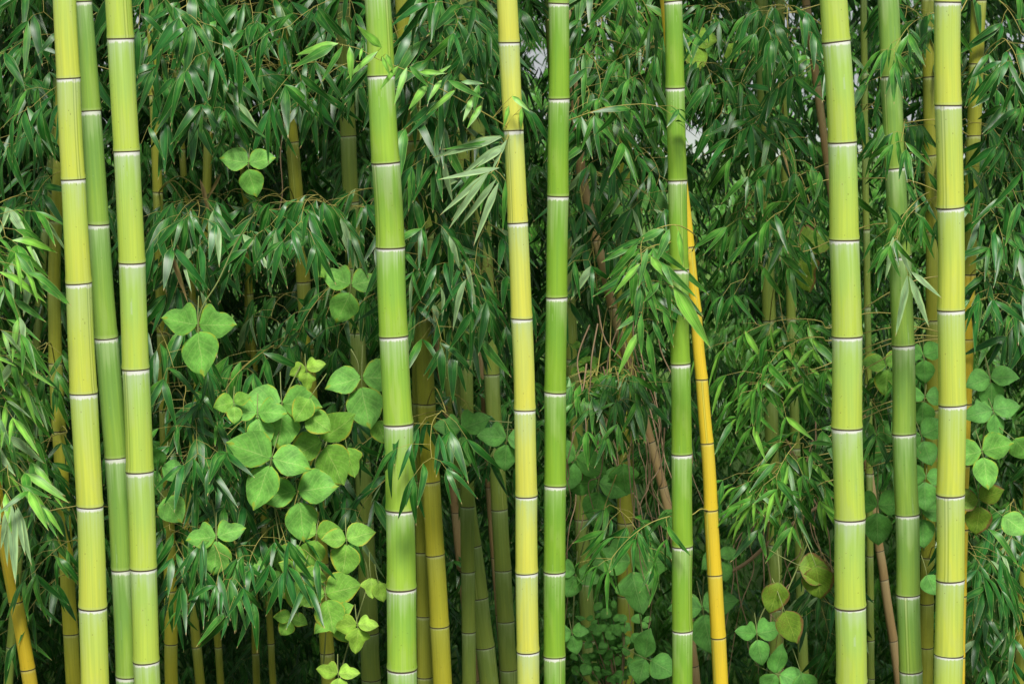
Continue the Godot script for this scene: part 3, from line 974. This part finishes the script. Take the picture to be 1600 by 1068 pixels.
func vines() -> void:
	vine("small single kudzu leaf high up between the left trio and the thick green culm", -0.45, [[330, 232], [350, 225], [372, 240], [388, 262]], [[388, 255, 38, 0.0, 0, 0]])
	vine("large bright kudzu leaf of three lobed leaflets right of the left trio", -0.1, [[400, 330], [368, 380], [340, 440], [312, 490], [306, 560]], [[309, 508, 56, 0.05, 0, 1]])
	vine("kudzu leaf partly behind hanging bamboo leaves, left of the thick green culm", -0.4, [[480, 400], [510, 405], [540, 420], [548, 450]], [[548, 445, 50, -0.15, 0, 1], [490, 400, 26, 0.3, 1, 0, 1]])
	vine("kudzu vine with the large bright leaf touching the thick green culm", -0.3, [[548, 545], [560, 575], [545, 620], [520, 660], [500, 720], [462, 790]], [[565, 590, 62, 0.0, 0, 0], [540, 690, 46, 0.2, 1, 2, 1], [503, 688, 56, 0.55, 1, 0], [464, 768, 62, 0.15, 0, 0], [585, 650, 40, 0.3, 1, 1, 1], [478, 575, 26, 0.2, 4, 2]])
	vine("kudzu vine with overlapping mid green leaves left of centre", -0.2, [[470, 570], [450, 610], [430, 660], [424, 720], [430, 800], [440, 860]], [[440, 630, 60, 0.1, 0, 0], [402, 644, 42, 0.05, 0, 1], [424, 716, 62, -0.25, 0, 0], [365, 628, 28, 0.1, 1, 0], [470, 640, 44, 0.9, 1, 0, 1], [490, 612, 40, -0.6, 1, 0, 1]])
	vine("lower kudzu vine with yellowing serrated leaves left of the thick green culm", -0.25, [[490, 760], [494, 830], [505, 900], [510, 960], [505, 1040]], [[494, 835, 42, -0.1, 1, 0], [541, 843, 40, 0.1, 1, 0], [508, 928, 52, 0.25, 1, 0], [470, 900, 38, -0.3, 1, 0], [425, 882, 38, 0.2, 0, 1], [470, 845, 40, -0.4, 0, 0, 1], [524, 965, 36, 0.5, 1, 0], [455, 965, 26, -0.3, 1, 0]])
	vine("small pale yellow-green lobed kudzu leaves at the foot of the thick green culm", -0.2, [[560, 850], [575, 900], [560, 960], [540, 1020], [530, 1068]], [[578, 893, 34, 0.1, 4, 2, 1], [590, 905, 26, 0.3, 4, 0, 1], [558, 975, 34, 0.2, 4, 2], [528, 1052, 32, 0.1, 4, 1]])
	vine("insect-eaten kudzu leaf low down right of the left trio", -0.15, [[330, 780], [336, 810], [340, 850], [372, 870], [400, 900]], [[338, 838, 44, 0.1, 0, 1]])
	vine("kudzu leaves half hidden behind the lime culm of the left trio", -0.2, [[262, 690], [256, 730], [250, 790]], [[252, 728, 42, -0.6, 2, 0], [250, 770, 42, 0.7, 0, 0, 1]])
	vine("two dark kudzu leaves hanging from one stem left of the golden centre culm", -0.6, [[680, 620], [705, 650], [740, 655], [800, 660]], [[721, 670, 42, 0.05, 2, 1], [792, 683, 42, -0.1, 2, 1]])
	vine("dark kudzu vine right of the grass-green culm", -0.55, [[960, 660], [945, 700], [936, 750], [920, 820], [900, 900], [895, 990]], [[935, 754, 56, 0.0, 2, 1], [968, 715, 50, 0.4, 2, 2, 1], [900, 715, 46, -0.5, 2, 0], [900, 893, 36, -0.1, 2, 1], [893, 985, 28, 0.2, 2, 1], [1035, 790, 36, 0.5, 2, 0, 1]])
	vine("large dark kudzu leaf low beside the slim green culm", -0.5, [[1010, 800], [998, 840], [988, 880], [1000, 960], [1010, 1040]], [[987, 876, 60, 0.05, 2, 2], [1008, 1028, 44, 1.2, 2, 0]])
	vine("kudzu leaves behind the base of the leaning orange culm", -0.75, [[1100, 900], [1098, 960], [1110, 1030]], [[1098, 950, 50, 0.2, 2, 0], [1125, 870, 30, 0.4, 2, 0]])
	vine("kudzu vine low down between the orange and the thickest lime culm", -0.3, [[1200, 940], [1184, 985], [1210, 1030], [1245, 1068]], [[1183, 990, 36, 0.05, 2, 1], [1212, 1052, 40, 1.3, 2, 0], [1250, 1045, 36, 0.3, 2, 0, 1]])
	vine("kudzu leaves with brown withered margins left of the base of the thickest lime culm", -0.1, [[1262, 850], [1245, 890], [1225, 940], [1222, 980]], [[1238, 878, 46, 1.15, 3, 0, 1], [1272, 875, 46, 0.35, 3, 0, 1], [1218, 900, 46, 0.0, 3, 0, 1], [1222, 942, 46, 0.35, 3, 0, 1]])
	vine("kudzu vine between the thickest lime culm and the darker green culm", -0.55, [[1372, 560], [1366, 640], [1372, 720], [1370, 820]], [[1370, 680, 38, 0.0, 2, 0], [1372, 790, 42, -0.1, 2, 0], [1385, 570, 38, 0.2, 1, 0]])
	vine("kudzu vine between the darker green culm and the rightmost thick culm", -0.45, [[1442, 520], [1446, 600], [1440, 700], [1446, 800], [1444, 860]], [[1443, 555, 34, 0.2, 2, 0], [1446, 618, 36, -0.2, 2, 1], [1440, 680, 40, 0.3, 2, 0], [1447, 745, 36, -0.2, 2, 0], [1440, 800, 40, 0.1, 2, 0], [1447, 890, 30, 0.2, 2, 0, 1]])
	vine("kudzu vine with large green leaves at the right edge beside the rightmost culm", -0.3, [[1540, 560], [1550, 620], [1536, 690], [1545, 760], [1540, 820]], [[1548, 590, 40, 0.1, 2, 0], [1552, 640, 40, 0.3, 2, 1], [1578, 680, 42, 0.9, 0, 0, 1], [1535, 705, 44, 0.2, 0, 0], [1530, 780, 40, 0.1, 3, 0], [1560, 800, 38, 0.9, 0, 0, 1]])
	vine("yellow-green kudzu leaf lit at the top, right of the slim green culm", -1.2, [[1070, 20], [1080, 50], [1110, 70]], [[1082, 62, 34, 0.2, 4, 0], [1132, 66, 30, 0.9, 4, 0, 1]])
	vine("large yellowish kudzu leaf behind branches left of the thickest lime culm", -1.3, [[1260, 330], [1250, 370], [1245, 420]], [[1248, 385, 60, 0.1, 3, 2]])
	vine("kudzu leaf in shade behind the golden centre culm's neighbour stems, upper middle", -1.0, [[1000, 280], [1003, 305], [1000, 330]], [[1000, 312, 48, -0.6, 2, 0]])


func strand(called: String, label: String, category: String, group: String, pts: Array, r0: float, r1: float, m: Material) -> Node3D:
	var t := thing(called, pts[0], label, category, group)
	var local := []
	for p in pts:
		local.append(p - pts[0])
	local = smooth(local)
	var radii := []
	for k in local.size():
		radii.append(lerpf(r0, r1, float(k) / (local.size() - 1)))
	var a := Acc.new()
	a.tube(local, radii, 6)
	part("stem", a.commit(), m, t)
	return t


func small_things() -> void:
	# dry stems tangled in the shade right of the grass-green culm
	for side in 2:
		var n: int = [22, 10][side]
		for k in n:
			var x: float = lerpf([898.0, 1150.0][side], [1035.0, 1285.0][side], (k + rng.randf_range(0.1, 0.9)) / n)
			var y := rng.randf_range(430, 700) if side == 0 else rng.randf_range(640, 800)
			var z := rng.randf_range(-1.1, -0.35)
			var lean := rng.randf_range(-0.3, 0.4)
			var pts := []
			for q in 7:
				pts.append(at(x + q * 52.0 * lean + rng.randf_range(-13, 13), y + q * rng.randf_range(44, 60), z + rng.randf_range(-0.05, 0.05)))
			strand("dry_creeper", "%s dry brown creeper from the left in the %s tangle" % [ORDINAL[k], ["central", "right-hand"][side]], "creeper", "dry creepers in the shade", pts, 0.0026, 0.0010, M.brown)
	var p := []
	for q in [[1115, 905, -0.9], [1165, 880, -0.85], [1215, 835, -0.8], [1265, 800, -0.8], [1310, 770, -0.85]]:
		p.append(at(q[0], q[1], q[2]))
	strand("woody_vine", "brown woody vine rising to the right behind the leaning orange culm", "vine", "", p, 0.007, 0.005, M.brown)
	p = []
	for q in [[446, 180, -0.85], [438, 240, -0.85], [441, 300, -0.85], [432, 350, -0.85], [428, 420, -0.9]]:
		p.append(at(q[0], q[1], q[2]))
	strand("hanging_stem", "thin grey-brown stem hanging beside the olive culm at upper left", "stem", "", p, 0.0022, 0.0018, M.brown)
	p = []
	for q in [[905, 275, -0.95], [912, 330, -0.95], [925, 380, -0.95], [932, 440, -0.95], [938, 520, -0.95]]:
		p.append(at(q[0], q[1], q[2]))
	strand("hanging_stem", "pale thin stem hanging along the tan dead culm", "stem", "", p, 0.0026, 0.0016, M.twig)
	# dry sheaths caught in the leaves
	for q in [[264, 392, -0.35, 0.17, 0.4], [282, 418, -0.5, 0.13, -0.3], [312, 280, -0.6, 0.15, 0.3], [345, 270, -0.6, 0.11, -0.5], [1222, 236, -0.4, 0.09, 0.4]]:
		var pos := at(q[0], q[1], q[2])
		var d := thing("dry_sheath", pos, "tan dry leaf sheath hanging %s" % ["right of the left trio, the longest", "right of the left trio, the smaller one", "beside the small single kudzu leaf", "just right of the longer one by the small kudzu leaf", "small, left of the thickest lime culm"][names.get("dry_sheath", -1) + 1], "dry leaf", "dry sheaths")
		part("blade", leaf_meshes[2], leaf_mats[4], d, leaf_xf(Vector3.ZERO, Vector3(q[4], -1.0, 0.1), Vector3(0.3, 0.1, 1), q[3], 0.75))
	# low round-leaved shrub at the foot of the grass-green culm
	bush("low_shrub", "low dark round-leaved shrub at the bottom right of the grass-green culm", "shrub", at(955, 1120, -0.9), at(955, 1010, -0.9), Vector3(0.12, 0.15, 0.10), 130, 0.036, 2)
	bush("climbing_plant", "small pale-leaved climber in the dark right of the grass-green culm", "climber", at(935, 660, -0.85), at(925, 575, -0.85), Vector3(0.08, 0.10, 0.04), 26, 0.030, 1)


func bush(called: String, label: String, category: String, foot: Vector3, mid: Vector3, size: Vector3, count: int, leaf: float, tone: int) -> void:
	var t := thing(called, foot, label, category)
	var a := Acc.new()
	var spots := []
	for k in count:
		var d := Vector3(rng.randfn(0, 0.45), rng.randfn(0, 0.45), rng.randfn(0, 0.45)).clampf(-1.1, 1.1)
		spots.append(mid - foot + d * size)
	for k in range(0, count, 4):
		var e: Vector3 = spots[k]
		a.tube([Vector3(e.x * 0.15, 0, e.z * 0.15), e * 0.5 + Vector3(0.02, 0, 0), e], [0.003, 0.002, 0.001], 5)
	part("stems", a.commit(), M.brown, t)
	for e in spots:
		var az := rng.randf_range(-1.9, 1.9)
		part("leaf", leaflet_meshes[rng.randi() % 3], M.kudzu[tone], t, leaf_xf(e, spread_dir(az, rng.randf_range(-0.9, 0.1)), Vector3(rng.randf_range(-0.4, 0.4), 0.7, 0.7), leaf * rng.randf_range(0.7, 1.2), 1.0))
